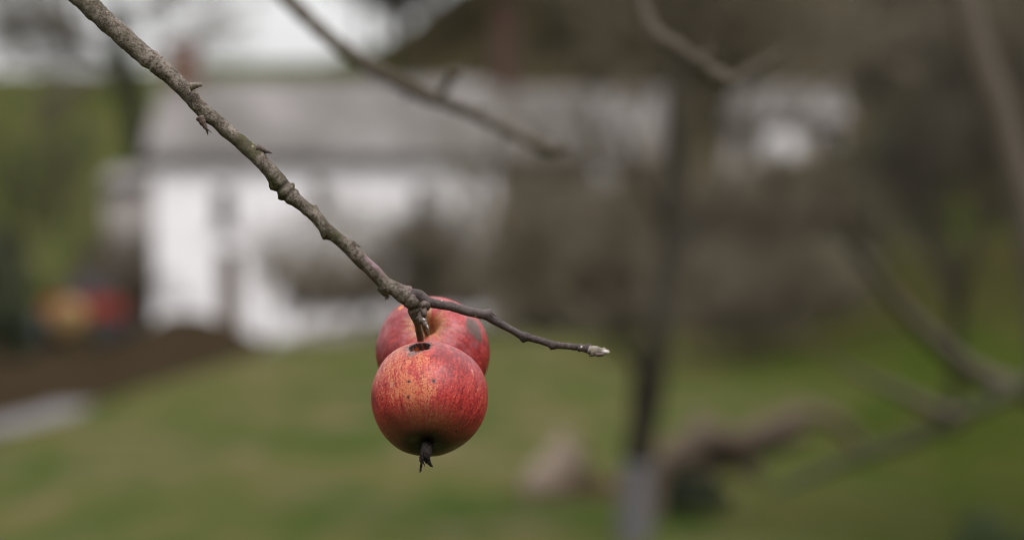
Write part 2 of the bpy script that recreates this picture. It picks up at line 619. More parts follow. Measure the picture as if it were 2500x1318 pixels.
MB().box(-.55, .62, .5, 1.6, 1.28, 1.72).box(-.2, .5, .6, 1.5, 1.72, 1.95).build('canopy', M['canvas'], tr)
MB().tube([(-.1, .2, 1.28), (-.1, .35, 1.6)], [.02, .02], 8).build('steering_column', M['iron'], tr)


# ------------------------------------------------------------------ vegetation builders
def grow(rng, mb, p, d, L, r, depth, opts):
    n = 4 if depth > 0 else 3
    pts, rads = [p.copy()], [r]
    q, dd = p.copy(), d.copy()
    kids = []
    for i in range(n):
        wob = Vector((rng.uniform(-1, 1), rng.uniform(-1, 1), rng.uniform(-.7, 1))) * opts['wob']
        dd = (dd + wob + Vector((0, 0, opts['up']))).normalized()
        q = q + dd * (L / n)
        rr = max(r * (1 - (i + 1) / n * .62), opts['rmin'])
        pts.append(q.copy())
        rads.append(rr)
        kids.append((q.copy(), dd.copy(), rr, (i + 1) / n))
    mb.tube(pts, rads, 5 if depth > 2 else 3, False)
    if depth <= 0:
        return
    for (q, dd, rr, f) in kids:
        if f < opts['bare'] and depth == opts['depth']:
            continue
        for _ in range(opts['kids']):
            ax = dd.orthogonal().normalized()
            ax = Matrix.Rotation(rng.uniform(0, 6.283), 3, dd) @ ax
            nd = (dd + ax * rng.uniform(*opts['fan'])).normalized()
            grow(rng, mb, q, nd, L * rng.uniform(*opts['len']), rr * .72, depth - 1, opts)


def bare_tree(seed, height, r, mat_t, mat_c, rmin=.014, depth=4, kids=2, fan=(.5, 1.1), lean=(0, 0), name='bare_tree'):
    rng = random.Random(seed)
    root = empty(name, (0, 0, 0))
    th = height * .34
    tb = MB()
    pts = [Vector((lean[0] * f * th + .06 * height * .1 * math.sin(f * 5 + seed), lean[1] * f * th, -.25 + f * (th + .25))) for f in (0, .12, .35, .6, .8, 1)]
    rad = [r * 1.5, r * 1.1, r * .95, r * .85, r * .8, r * .72]
    pp, rr = catmull(pts, rad, .25)
    tb.tube(pp, rr, 9)
    tb.build('trunk', mat_t, root, True)
    cb = MB()
    o = dict(wob=.22, up=.06, rmin=rmin, bare=0, depth=depth, kids=kids, fan=fan, len=(.5, .78))
    nl = 5
    for i in range(nl):
        a = 6.283 * i / nl + rng.uniform(-.4, .4)
        d = Vector((math.cos(a) * rng.uniform(.35, .9), math.sin(a) * rng.uniform(.35, .9), 1)).normalized()
        grow(rng, cb, pp[-1 - (i % 3) * max(1, len(pp) // 14)].copy(), d, height * .36, r * .5, depth - 1, o)
    cb.build('crown', mat_c, root)
    return root


def bare_shrub(seed, height, spread, mat, rmin=.01, stems=14, depth=2, name='bare_shrub'):
    rng = random.Random(seed)
    cb = MB()
    o = dict(wob=.2, up=.04, rmin=rmin, bare=.3, depth=depth, kids=2, fan=(.35, .9), len=(.4, .7))
    for i in range(stems):
        a = rng.uniform(0, 6.283)
        q = Vector((math.cos(a), math.sin(a), 0)) * rng.uniform(0, spread * .35)
        q.z = -.15
        d = Vector((math.cos(a) * rng.uniform(.1, .9), math.sin(a) * rng.uniform(.1, .9), 1)).normalized()
        grow(rng, cb, q, d, height * rng.uniform(.5, .9), rmin * 2.4, depth, o)
    root = cb.build(name, mat)
    return root


def leaf_blob(rng, mb, c, rx, ry, rz, n, size):
    lobes = [(Vector((rng.uniform(-.6, .6), rng.uniform(-.6, .6), rng.uniform(-.6, .6))), rng.uniform(.35, .6)) for _ in range(9)]
    for i in range(n):
        lo, lr = lobes[rng.randrange(9)]
        u = Vector((rng.gauss(0, 1), rng.gauss(0, 1), rng.gauss(0, 1))).normalized() * lr * rng.uniform(.55, 1.0) ** .5
        u = lo + u
        p = Vector((c[0] + u.x * rx, c[1] + u.y * ry, c[2] + u.z * rz))
        a = Vector((rng.gauss(0, 1), rng.gauss(0, 1), rng.gauss(0, 1))).normalized()
        b = a.orthogonal().normalized()
        s = size * rng.uniform(.6, 1.3)
        e = a.cross(b)
        mb.add([p - a * s, p - b * s * .45 + e * s * .1, p + a * s, p + b * s * .45 + e * s * .1], [(0, 1, 2, 3)])


def leafy(name, seed, x, y, z0, h, w, mat, n, size, label, cat, group=None, trunk_r=.12):
    rng = random.Random(seed)
    g_ = hgt(x, y)
    root = tag(empty(name, (x, y, g_)), label, cat, group)
    zb = z0 - g_
    MB().tube([(0, 0, -.2), (.02, 0, zb * .5 + h * .2), (0, .02, zb + h * .6)], [trunk_r * 1.3, trunk_r, trunk_r * .5], 8).build('trunk', M['bark_dark'], root, True)
    b = MB()
    leaf_blob(rng, b, (0, 0, zb + h / 2), w / 2 / .95, w / 2 / .95, h / 2 / .95, n, size)
    b.build('crown', mat, root)
    return root


# ---- trees of the middle distance
protos = [bare_tree(11, 6.5, .12, M['bark'], M['twig_far'], .013, 4, 2),
          bare_tree(23, 7.5, .15, M['bark'], M['twig_far'], .015, 4, 2, fan=(.4, .9)),
          bare_tree(37, 5.0, .09, M['bark_dark'], M['twig_dark'], .011, 4, 2)]
protos.append(bare_tree(51, 6.0, .09, M['bark'], M['twig_far'], .011, 3, 2))
protos.append(bare_tree(77, 6.0, .09, M['bark_dark'], M['twig_slim'], .012, 3, 2, fan=(.35, .8)))
used = [False] * len(protos)


def place(k_, x, y, sc, rz, label, group=None, cat='tree'):
    o = protos[k_] if not used[k_] else copy_tree(protos[k_])
    used[k_] = True
    o.location = (x, y, hgt(x, y))
    o.rotation_euler = (0, 0, rz)
    o.scale = (sc, sc, sc)
    for key in ('label', 'category', 'group'):
        if key in o.keys():
            del o[key]
    return tag(o, label, cat, group)


rng = random.Random(5)
GF = 'bare fruit trees in front of the farmhouse'
for i, (px, Y, kk, sc) in enumerate([(655, 66, 3, .66), (790, 62, 3, .66), (925, 64, 3, .66), (1035, 57, 2, .62), (1300, 60, 3, .7)]):
    place(kk, (px - 1250) / PXF * Y, Y, sc, i * 1.3,
          ['small thin bare tree before the farmhouse door', 'low bare tree before the lower middle window of the farmhouse', 'bare tree against the white wall left of a dark upright trunk',
           'dark upright bare tree before the white farmhouse wall', 'bare tree right of the brightest white patch of the farmhouse wall'][i], GF)
GR = 'bare trees of the thicket right of the farmhouse'
for i, (px, Y, kk, sc) in enumerate([(1300, 66, 3, .8), (1640, 60, 3, .9), (1710, 56, 3, .6), (2140, 72, 2, .9), (2385, 58, 2, .9), (2470, 52, 3, 1.1), (2330, 66, 2, 1.0), (2180, 80, 2, 1.2), (2270, 74, 2, 1.2), (2430, 78, 2, 1.3), (2500, 70, 2, 1.2)]):
    place(kk, (px - 1250) / PXF * Y, Y, sc, i * 2.1, 'blurred bare tree in the brown thicket right of the farmhouse', GR)
place(4, (55 - 1250) / PXF * 79, 79, 1.35, .6, 'dark bare tree at the left edge behind the red tractor')
place(4, (2330 - 1250) / PXF * 23, 23, .75, 2.2, 'slim bare orchard tree in the bright green grass on the right')
GW = 'bare trees of the wood on the hill'
for i in range(28):
    px = 950 + (i % 13) * 132 + rng.uniform(-50, 50)
    px = (880, 925)[i - 26] if i > 25 else px
    Y = (124 if i < 13 else 146) + rng.uniform(-6, 12)
    place(2 if i % 3 == 0 else i % 2, (px - 1250) / PXF * Y, Y, rng.uniform(1.4, 2.0), rng.uniform(0, 6), 'distant bare tree in the brown wood on the hill behind the houses', GW)

GS = 'bare shrubs along the far side of the meadow'
shr = [bare_shrub(3, 2.6, 2.4, M['twig_far'], .013, 9, 3), bare_shrub(4, 2.6, 2.4, M['bark'], .018, 16, 2)]
su = [False, False]
for i, (px, Y, sc) in enumerate([(1100, 68, .5), (1170, 64, .62), (1250, 60, .8), (1320, 62, .85), (1400, 64, .9), (1490, 60, .85), (1590, 58, .9), (1700, 52, .75), (1790, 56, .8), (1880, 52, .7), (1970, 54, .75), (2060, 50, .6), (2440, 60, 1.0), (2470, 52, .9), (320, 80, .9), (345, 76, .8), (760, 68, .6), (880, 66, .5), (985, 62, .6), (1500, 44, .45), (1730, 40, .5), (1840, 37, .42), (1960, 38, .45)]):
    k_ = i % 2
    o = shr[k_] if not su[k_] else copy_tree(shr[k_])
    su[k_] = True
    x = (px - 1250) / PXF * Y
    o.location = (x, Y, hgt(x, Y))
    o.rotation_euler = (0, 0, i * 1.7)
    o.scale = (sc * 1.15, sc, sc)
    if px < 500:
        tag(o, 'brown bare shrub growing in front of the shed' if px < 330 else 'brown bare shrub at the left corner of the farmhouse', 'shrub', GS)
    elif px in (760, 880, 985):
        tag(o, {760: 'low bare shrub left of the others at the foot of the white farmhouse wall', 880: 'middle bare shrub of three before the white farmhouse wall', 985: 'bare shrub before the right end of the white farmhouse wall'}[px], 'shrub', GS)
    else:
        tag(o, 'blurred bare brown shrub along the far side of the meadow', 'shrub', GS)

# evergreens and dark bushes
p = at(2215, 425, 58)
leafy('holly_tree', 3, p.x, 58, hgt(p.x, 58) + .05, 1.75, 2.6, M['evergreen'], 2600, .10, 'dark evergreen bush on the right slope above the yellowish grass', 'bush')
p = at(2075, 640, 44)
leafy('holly_tree', 4, p.x, 44, hgt(p.x, 44) + .05, 1.2, 1.0, M['ivy'], 1200, .08, 'small dark green bush at the top edge of the bright green grass', 'bush')
for i, (px, py, Y, h, w, lab) in enumerate([(-10, 720, 70, 2.6, 1.5, 'tall dark bush at the left edge beside the red tractor'),
                                            (30, 380, 95, 2.8, 2.6, 'dark rounded bush on the pasture hill at the left edge'),
                                            (20, 840, 62, 1.2, 1.2, 'low dark bush directly left of the red tractor')]):
    p = at(px, py, Y)
    leafy('dark_bush', 20 + i, p.x, Y, hgt(p.x, Y) + .05, h, w, M['evergreen'] if i == 2 else M['ivy'], 2600, .1, lab, 'bush')

# big ivy-clad tree behind the shed
IY = 92.0
pb = at(352, 470, IY)
g_ = hgt(pb.x, IY)
ivt = tag(empty('ivy_tree', (pb.x, IY, g_)), 'dark ivy-clad tree with bare crown leaning left behind the shed', 'tree')
path = [(352, 560), (350, 450), (338, 350), (325, 270), (305, 190), (292, 110), (280, 30)]
pp, rr = catmull([at(a, b, IY) - Vector((pb.x, IY, g_)) for a, b in path], [.5, .46, .42, .42, .42, .38, .3], .4)
pp[0].z = min(pp[0].z, -.3)
MB().tube(pp, rr, 10).build('trunk', M['bark_dark'], ivt, True)
b = MB()
rg = random.Random(9)
for q, r_ in zip(pp, rr):
    leaf_blob(rg, b, q, r_ * 1.7, r_ * 1.6, .45, 260, .10)
b.build('ivy', M['ivy'], ivt)
b = MB()
o_ = dict(wob=.25, up=0, rmin=.03, bare=0, depth=4, kids=2, fan=(.4, 1.0), len=(.5, .75))
for (a, bb, dx, dz) in ((305, 190, -1, .35), (292, 120, -1, .6), (300, 170, 1, .7), (285, 60, -.6, 1), (285, 50, .8, .8), (310, 200, -1, .1), (300, 150, -1, .2)):
    grow(rg, b, at(a, bb, IY) - Vector((pb.x, IY, g_)), Vector((dx, rg.uniform(-.5, .5), dz)).normalized(), 3.4, .13, 2, o_)
for (a, bb, dx, dz) in ((300, 165, -1, .2), (290, 100, -1, .3), (286, 70, .8, .4), (308, 215, -1, .05)):
    grow(rg, b, at(a, bb, IY) - Vector((pb.x, IY, g_)), Vector((dx, rg.uniform(-.5, .5), dz)).normalized(), 4.2, .12, 2, o_)
b.build('crown', M['twig_dark'], ivt)


# ------------------------------------------------------------------ trees of the near orchard (strongly blurred)
def limb_tube(specs, parent, org, mat, name, n=10, step=.03, nz=.12):
    """one mesh from several pixel paths [(px, py, half width in px, Y)]"""
    mb = MB()
    for sp in specs:
        pts = [at(a, b, Y) - org for a, b, _, Y in sp]
        rad = [w / PXF * Y for _, _, w, Y in sp]
        pp, rr = catmull(pts, rad, step)
        rr = [r * (1 + nz * noise.noise(q * 9) + nz * .7 * noise.noise(q * 30)) for q, r in zip(pp, rr)]
        mb.tube(pp, rr, n)
    return mb.build(name, mat, parent, True)


OY = 14.0
o0 = at(1548, 1340, OY)
o0.z = hgt(o0.x, OY)
ot = tag(empty('orchard_tree', o0), 'dark slender orchard tree with grey base rising right of the twig tip', 'tree')
limb_tube([[(1545, 1350, 44, OY), (1550, 1240, 40, OY), (1556, 1130, 38, OY)]], ot, o0, M['bark_grey'], 'trunk_base')
limb_tube([[(1556, 1128, 37, OY), (1570, 1040, 38, OY), (1582, 950, 44, OY), (1592, 890, 40, OY), (1606, 810, 30, OY)],
           [(1580, 935, 26, OY), (1552, 880, 20, OY - .1), (1520, 850, 9, OY - .2), (1495, 800, 4, OY - .3)]], ot, o0, M['bark_dark'], 'trunk')
limb_tube([[(1605, 815, 29, OY), (1622, 700, 27, OY), (1636, 580, 26, OY), (1648, 430, 30, OY), (1652, 300, 30, OY), (1648, 150, 22, OY), (1640, -20, 18, OY)],
           [(1640, 560, 16, OY), (1580, 470, 12, OY - .2), (1545, 380, 9, OY - .4), (1520, 290, 5, OY - .5)],
           [(1625, 680, 18, OY), (1700, 560, 14, OY + .2), (1760, 500, 10, OY + .3), (1790, 440, 7, OY + .4)]], ot, o0, M['bark_mid'], 'limb')
b = MB()
rg = random.Random(31)
o_ = dict(wob=.25, up=.02, rmin=.003, bare=0, depth=3, kids=2, fan=(.4, 1.0), len=(.5, .75))
for (a, bb, dx, dz) in ((1490, 800, -1, .5), (1790, 440, .1, 1), (1640, 0, -.4, 1), (1645, 60, .6, 1), (1655, 300, .8, .7), (1650, 200, -.9, .7), (1630, 620, -.9, .9), (1750, 500, .3, 1), (1540, 380, .2, 1)):
    grow(rg, b, at(a, bb, OY) - o0, Vector((dx, rg.uniform(-.5, .5), dz)).normalized(), .8, .018, 3, o_)
b.build('crown', M['twig_far'], ot)

RY = 6.0
r0 = at(2580, 1400, RY)
r0.z = hgt(r0.x, RY)
rt = tag(empty('fruit_tree', r0), 'pale-barked fruit tree at the right edge with long low drooping branches', 'tree')
base = r0 + Vector((0, 0, -.2))
tp = [(r0.x * 0, 0, -.2)]
pts = [Vector((0, 0, -.2)), at(2590, 1200, RY) - r0, at(2570, 950, RY) - r0, at(2540, 700, RY) - r0, at(2498, 480, RY) - r0, at(2440, 280, RY) - r0, at(2385, 130, RY) - r0, at(2330, -60, RY) - r0]
pp, rr = catmull(pts, [.085, .06, .05, .042, .042, .042, .042, .036], .03)
rr = [r * (1 + .1 * noise.noise(q * 12)) for q, r in zip(pp, rr)]
MB().tube(pp, rr, 12).build('trunk', M['bark_pale'], rt, True)
for j, (sp, mt) in enumerate([
    ([(2575, 985, 30, 6.0), (2515, 960, 28, 6.0), (2430, 935, 27, 5.9), (2350, 890, 25, 5.8), (2280, 830, 23, 5.7), (2200, 750, 20, 5.6), (2130, 660, 17, 5.5), (2070, 590, 12, 5.4), (2030, 520, 7, 5.3)], 'bark_pale'),
    ([(2575, 900, 26, 6.0), (2515, 935, 22, 6.0), (2430, 975, 22, 5.8), (2340, 1015, 22, 5.7), (2230, 1070, 20, 5.6), (2120, 1105, 17, 5.5), (2000, 1150, 14, 5.4), (1890, 1200, 9, 5.3)], 'bark_olive'),
    ([(2335, 1018, 17, 5.7), (2270, 995, 17, 5.6), (2200, 960, 15, 5.5), (2130, 930, 9, 5.4), (2040, 880, 4, 5.3), (1990, 840, 3, 5.2)], 'bark_pale'),
]):
    limb_tube([sp], rt, r0, M[mt], 'limb')

# cut wood lying in the grass
LY = 17.0
l0 = at(1362, 1150, LY)
l0.z = hgt(l0.x, LY)
st = tag(empty('tree_stump', l0), 'pale slanting cut stump standing in the grass below the twig tip', 'stump')
kx = LY / PXF
pts = [Vector((-.12, 0, -.1)), Vector((-.08, 0, .06)), Vector((.0, 0, .17)), Vector((.13, .02, .36))]
pp, rr = catmull(pts, [.2, .17, .15, .13], .03)
v, f = tube_geo(pp, [r * (1 + .15 * noise.noise(q * 11)) for q, r in zip(pp, rr)], 18)
obj('stump_wood', v, f, M['log_end'], st)
b = MB()
leaf_blob(random.Random(2), b, (.14, .05, .02), .5, .35, .16, 700, .04)
b.build('leaf_litter', M['dead_leaf'], st)['kind'] = 'stuff'

lg0 = at(1760, 1120, 15.5)
lg0.z = hgt(lg0.x, 15.5)
lg = tag(empty('fallen_branch', lg0), 'thick brown fallen branch lying in the grass right of the dark trunk', 'fallen branch')
q = 15.5 / PXF
limb_tube([[(1600, 1170, 34, 15.3), (1650, 1110, 40, 15.4), (1720, 1065, 40, 15.5), (1800, 1075, 32, 15.5), (1880, 1045, 28, 15.6), (1960, 1012, 26, 15.7), (2040, 1030, 18, 15.8), (2100, 1090, 14, 15.9), (2120, 1130, 8, 16)], [(1610, 1200, 30, 15.4), (1720, 1140, 34, 15.6), (1830, 1100, 30, 15.8), (1950, 1060, 24, 16)], [(1700, 1010, 16, 15.9), (1720, 1060, 26, 15.8), (1790, 1110, 26, 15.7), (1850, 1170, 22, 15.6)]], lg, lg0, M['log_bark'], 'limb')
limb_tube([[(1640, 1115, 16, 15.2), (1610, 1180, 18, 15.2), (1590, 1290, 16, 15.1)]], lg, lg0, M['log_bark'], 'side_branch')
b = MB()
leaf_blob(random.Random(8), b, at(1700, 1190, 15.4) - lg0, .28, .25, .16, 1200, .035)
b.build('leaf_litter', M['evergreen'], lg)['kind'] = 'stuff'
for i, (px, py, Y, w, h, lab) in enumerate([(2330, 1190, 9, .5, .2, 'low dark green bramble in the lower right corner'), (2060, 1260, 10, .55, .2, 'low dark green bramble right of the fallen branch'), (2480, 1090, 12, .5, .22, 'low dark green bramble at the right edge under the drooping branches')]):
    p = at(px, py, Y)
    leafy('bramble', 60 + i, p.x, Y, hgt(p.x, Y), h + .15, w * 1.2, M['bramble'], 1500, .035, lab, 'bramble', None, .012)

# ------------------------------------------------------------------ bark of the branch in focus
def bark_mat(name, twig):
    t = NT(name)
    P = t.tc.outputs['Object']
    f1 = t.noise(P, 90, 6, .6)
    f2 = t.noise(P, 620, 5, .68)
    f3 = t.noise(P, 1300, 3, .6)
    if twig:
        c = t.mix(t.ramp(f1, .35, .65), (.030, .021, .021), (.072, .053, .051))
        c = t.mix(t.ramp(f2, .45, .75, 0, .5), c, (.145, .12, .115))
    else:
        c = t.mix(t.ramp(f1, .36, .64), (.060, .048, .036), (.185, .153, .128))
        c = t.mix(t.ramp(f2, .47, .60, 0, .85), c, (.032, .022, .017))
        c = t.mix(t.ramp(f3, .52, .66, 0, .65), c, (.22, .19, .17))
        c = t.mix(t.attr('algae').outputs['Fac'], c, t.mix(t.ramp(f2, .4, .65), (.027, .028, .010), (.075, .072, .030)))
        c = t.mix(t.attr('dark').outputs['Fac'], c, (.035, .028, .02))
        c = t.mix(t.attr('violet').outputs['Fac'], c, t.mix(f2, (.12, .07, .085), (.30, .2, .22)))
    vo = t.voro(P, 230 if twig else 200)
    dots = t.math('LESS_THAN', vo.outputs['Distance'], .16)
    pick = t.math('GREATER_THAN', t.sep(vo.outputs['Color'])[0], .66 if twig else .80)
    c = t.mix(t.math('MULTIPLY', t.math('MULTIPLY', dots, pick), .8), c, (.46, .40, .33) if twig else (.22, .19, .12))
    h = t.math('ADD', t.math('MULTIPLY', f2, 1.0), t.math('MULTIPLY', f3, .4))
    t.bump(h, .55 if twig else .8, .0008)
    return t.done(c, .6 if twig else .85, .18)


M['fbark'] = bark_mat('lichened_bark', False)
M['ftwig'] = bark_mat('purple_brown_twig', True)
M['bud'] = plain('bud_scale', (.075, .05, .042), .55, 700, .6, .4, bump=.0006)
M['bud_wood'] = plain('spur_wood', (.14, .115, .09), .5, 600, .8, .3, bump=.0008)
M['bud_pale'] = plain('downy_bud', (.20, .17, .145), .6, 420, .8, .3, bump=.0006)
M['scale_tip'] = plain('pale_scale', (.38, .34, .32), .3, 500, .35, .5)

BY = 1.215


def bpt(px, py, dY=0.0):
    return at(px, py, BY + dY)


K = BY / PXF    # metres per photo pixel at the branch


def fine_tube(spec, name, mat, parent, nseg, step, bumps=(), collars=(), amp=1.0, attrs=True):
    """spec: (px, py, thickness px, dY); bumps: (px, py, radius px, height px, dY)"""
    pts = [bpt(a, b, d) for a, b, _, d in spec]
    rad = [w * .5 * K for _, _, w, _ in spec]
    pp, rr = catmull(pts, rad, step)
    T, N = frames(pp)
    BP = [(bpt(a, b, d), r * K, h * K) for a, b, r, h, d in bumps]
    CP = [(bpt(a, b), w * K, h * K) for a, b, w, h in collars]
    v, f = [], []
    al, dk, vi = [], [], []
    for p, tt, nb, r in zip(pp, T, N, rr):
        cb = tt.cross(nb)
        for k in range(nseg):
            a = 6.28318 * k / nseg
            n_ = nb * math.cos(a) + cb * math.sin(a)
            q = p + n_ * r
            s = p.dot(tt)
            e = 1.12 * amp * r * (.085 * noise.noise(q * 160) + .06 * noise.noise(q * 420) + .035 * noise.noise(q * 1100))
            # lengthwise wrinkles and cross rings
            e += amp * r * .03 * noise.noise(Vector((math.cos(a) * 5, math.sin(a) * 5, (p - pp[0]).length * 120)))
            for bp, br, bh in BP:
                d2 = (q - bp).length_squared / (br * br)
                if d2 < 6:
                    e += bh * math.exp(-d2) * (1 + .5 * noise.noise(q * 900))
            for cp, cw, ch in CP:
                d1 = (p - cp).dot(tt) + .0008 * noise.noise(q * 500)
                if abs(d1) < 4 * cw:
                    e += ch * (math.exp(-(d1 / cw) ** 2) - .6 * math.exp(-((d1 + 1.8 * cw) / (.6 * cw)) ** 2))
            v.append(q + n_ * e)
            if attrs:
                w = noise.noise(q * 70) + .6 * noise.noise(q * 260)
                low = sstep(.35, -.8, n_.z)
                x = (p.x / BY) * PXF + 1250
                zone = .25 + .75 * math.exp(-((x - 690) / 120) ** 2) + .5 * math.exp(-((x - 860) / 70) ** 2)
                al.append(min(1, max(0, zone * sstep(-.25, .5, w + .5 * low - .15))))
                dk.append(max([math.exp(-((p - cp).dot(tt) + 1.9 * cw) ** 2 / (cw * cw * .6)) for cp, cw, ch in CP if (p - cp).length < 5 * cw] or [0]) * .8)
                vi.append(max(math.exp(-((x - 900) / 26) ** 2) * sstep(.2, .8, n_.z + n_.x * .4), .55 * math.exp(-((x - 992) / 16) ** 2) * sstep(.1, .7, n_.z)) * sstep(-.4, .2, w + .3))
    for i in range(len(pp) - 1):
        for k in range(nseg):
            k2 = (k + 1) % nseg
            f.append((i * nseg + k, i * nseg + k2, (i + 1) * nseg + k2, (i + 1) * nseg + k))
    f.append(tuple(range(nseg - 1, -1, -1)))
    m_ = (len(pp) - 1) * nseg
    f.append(tuple(range(m_, m_ + nseg)))
    o = obj(name, [q - org_b for q in v], f, mat, parent)
    if attrs:
        for nm, arr in (('algae', al), ('dark', dk), ('violet', vi)):
            at_ = o.data.attributes.new(nm, 'FLOAT', 'POINT')
            at_.data.foreach_set('value', np.array(arr, dtype=np.float32))
    return o


def bud(name, p0, p1, r, mat, parent, tips=3, spread=.5, tip_len=.35, seed=0, fat=.4, flat_end=False):
    """short bud or spur: a scaly body from p0 to p1 with a ragged tip"""
    rg = random.Random(seed)
    d = (p1 - p0)
    L = d.length
    d.normalize()
    pts, rad = [], []
    n = 14
    for i in range(n + 1):
        s = i / n
        prof = (1 - s) ** .75 * (1 + .5 * math.sin(min(1, s / fat) * math.pi * .5) * (1 - s)) if not flat_end else 1 - .62 * s
        prof *= 1 + .10 * math.sin(s * 22)
        pts.append(p0 + d * (L * (s * 1.15 - .15)))
        rad.append(max(r * prof, r * .06))
    mb = MB()
    v, f = tube_geo(pts, rad, 14)
    v = [q + (q - (p0 + d * (q - p0).dot(d))) * (.3 * noise.noise(q * 900)) for q in v]
    mb.add(v, f)
    a0 = d.orthogonal().normalized()
    for i in range(tips):
        ax = Matrix.Rotation(6.283 * i / max(tips, 1) + rg.uniform(-.5, .5), 3, d) @ a0
        s = rg.uniform(.45, .8)
        b0 = p0 + d * L * s + ax * r * .3 * (1 - s)
        e = b0 + (d + ax * spread * rg.uniform(.4, 1.2)).normalized() * L * tip_len * rg.uniform(.7, 1.3)
        mb.tube([b0 - d * L * .1, b0, (b0 + e) / 2 + ax * r * .05, e], [r * .25, r * .26, r * .15, r * .02], 6)
    return obj(name, [Vector(q) - org_b for q in mb.v], mb.f, mat, parent)


# ------------------------------------------------------------------ the apple tree this branch belongs to (its trunk stands left of the picture)
org_b = Vector((-1.0, 1.55, hgt(-1.0, 1.55)))
tree = tag(empty('apple_tree', org_b), 'sharp lichened grey-brown apple branch sloping from upper left to a thin twig above two apples', 'apple tree')

spec = [(-420, -640, 96, .16), (-260, -480, 84, .12), (-60, -290, 60, .07), (110, -90, 53, .035), (230, 25, 50, .02), (343, 127, 48, .012), (385, 160, 45, .01), (424, 194, 41, .01), (460, 230, 38, .008), (495, 269, 38, .006), (533, 300, 36, .004), (566, 330, 36, .003), (603, 361, 36, .002), (646, 403, 36, 0), (680, 443, 40, 0), (705, 473, 38, 0),
        (737, 499, 32, 0), (768, 527, 32, 0), (795, 557, 31, 0), (822, 580, 31, 0), (857, 611, 32, 0), (889, 642, 34, 0), (918, 669, 34, 0), (940, 691, 34, 0), (965, 706, 38, 0), (988, 721, 45, 0), (1007, 737, 42, 0), (1014, 752, 34, .001), (1017, 768, 30, .002), (1019, 782, 24, .003), (1019, 790, 17, .004)]
bumps = [(372, 150, 16, 9, 0), (488, 296, 13, 20, 0), (645, 368, 12, 7, 0), (664, 459, 12, 9, 0), (688, 482, 9, 5, 0), (712, 452, 10, 5, 0), (771, 506, 8, 7, 0), (790, 580, 12, 10, 0), (862, 596, 11, 6, 0), (935, 708, 13, 9, 0), (1003, 702, 8, 5, 0), (470, 212, 12, 5, 0),
         (1030, 735, 14, 8, -.006), (1000, 770, 8, 5, 0), (1003, 755, 7, 3, -.01), (620, 396, 5, 3, 0), (745, 520, 5, 3, 0), (870, 655, 5, 3, 0), (545, 330, 5, 2, 0)]
collars = [(700, 465, 7, 4.5), (716, 478, 5, 2.5), (1006, 728, 4, 2.5), (1012, 758, 4, 1.6), (1017, 779, 3.5, 1.4), (374, 150, 5, 2)]
br = fine_tube(spec, 'branch', M['fbark'], tree, 36, .00055, bumps, collars)
tspec = [(1000, 722, 36, 0), (1022, 724, 33, 0), (1045, 737, 26, 0), (1072, 743, 22, 0), (1100, 748, 21, 0), (1142, 760, 23, 0), (1184, 769, 23, 0), (1204, 781, 20, 0), (1247, 804, 17, -.002), (1275, 819, 18, -.003), (1318, 831, 17, -.006), (1350, 841, 17, -.008), (1386, 845, 15, -.011), (1419, 849, 17, -.014), (1436, 852, 21, -.016), (1444, 855, 21, -.016)]
tb_ = [(1197, 757, 10, 9, 0), (1277, 829, 9, 6, -.003), (1348, 850, 8, 5, -.008), (1436, 839, 6, 4, -.016), (1447, 866, 7, 6, -.016), (1104, 738, 6, 2, 0), (1285, 815, 6, 3, -.003)]
tw = fine_tube(tspec, 'twig', M['ftwig'], tree, 28, .00055, tb_, [(1444, 855, 4, 2)], .75, False)
tw['label'] = 'thin purple-brown twig with pale lenticels'

bud('spur', bpt(468, 211), bpt(493, 207), 10.5 * K, M['bud_wood'], br, 2, .3, .12, 1, .3, True)
bud('bud', bpt(490, 290), bpt(509, 326), 9 * K, M['bud'], br, 4, .5, .45, 2)
bud('bud', bpt(632, 362), bpt(665, 375), 9.5 * K, M['bud'], br, 4, .35, .3, 3, .55)
bud('bud', bpt(852, 596), bpt(882, 602), 9.5 * K, M['bud'], br, 2, .2, .3, 4)
bud('bud', bpt(929, 704), bpt(947, 728), 9 * K, M['bud'], br, 4, .7, .4, 5, .5, True)
bud('bud', bpt(771, 508), bpt(779, 517), 6 * K, M['bud_wood'], br, 1, .3, .3, 6)
sb = bud('bud', bpt(1028, 777, -.006), bpt(1047, 806, -.010), 10 * K, M['bud'], br, 2, .25, .3, 7, .5)
bud('bud', bpt(1026, 768, -.006), bpt(1037, 783, -.008), 8 * K, M['bud'], br, 3, .4, .3, 8, .5, True)
mb = MB()
for (a, b_, w, dx, dy) in ((1035, 780, 3.6, 5, 6), (1044, 797, 2.2, 4, 9), (1040, 788, 1.4, 3, 6)):
    mb.tube([bpt(a - dx * .6, b_ - dy * .6, -.0125), bpt(a, b_, -.0132), bpt(a + dx * .8, b_ + dy, -.0126)], [w * .25 * K, w * K, w * .2 * K], 8)
o = obj('bud_scale', [Vector(q) - org_b for q in mb.v], mb.f, M['scale_tip'], br)
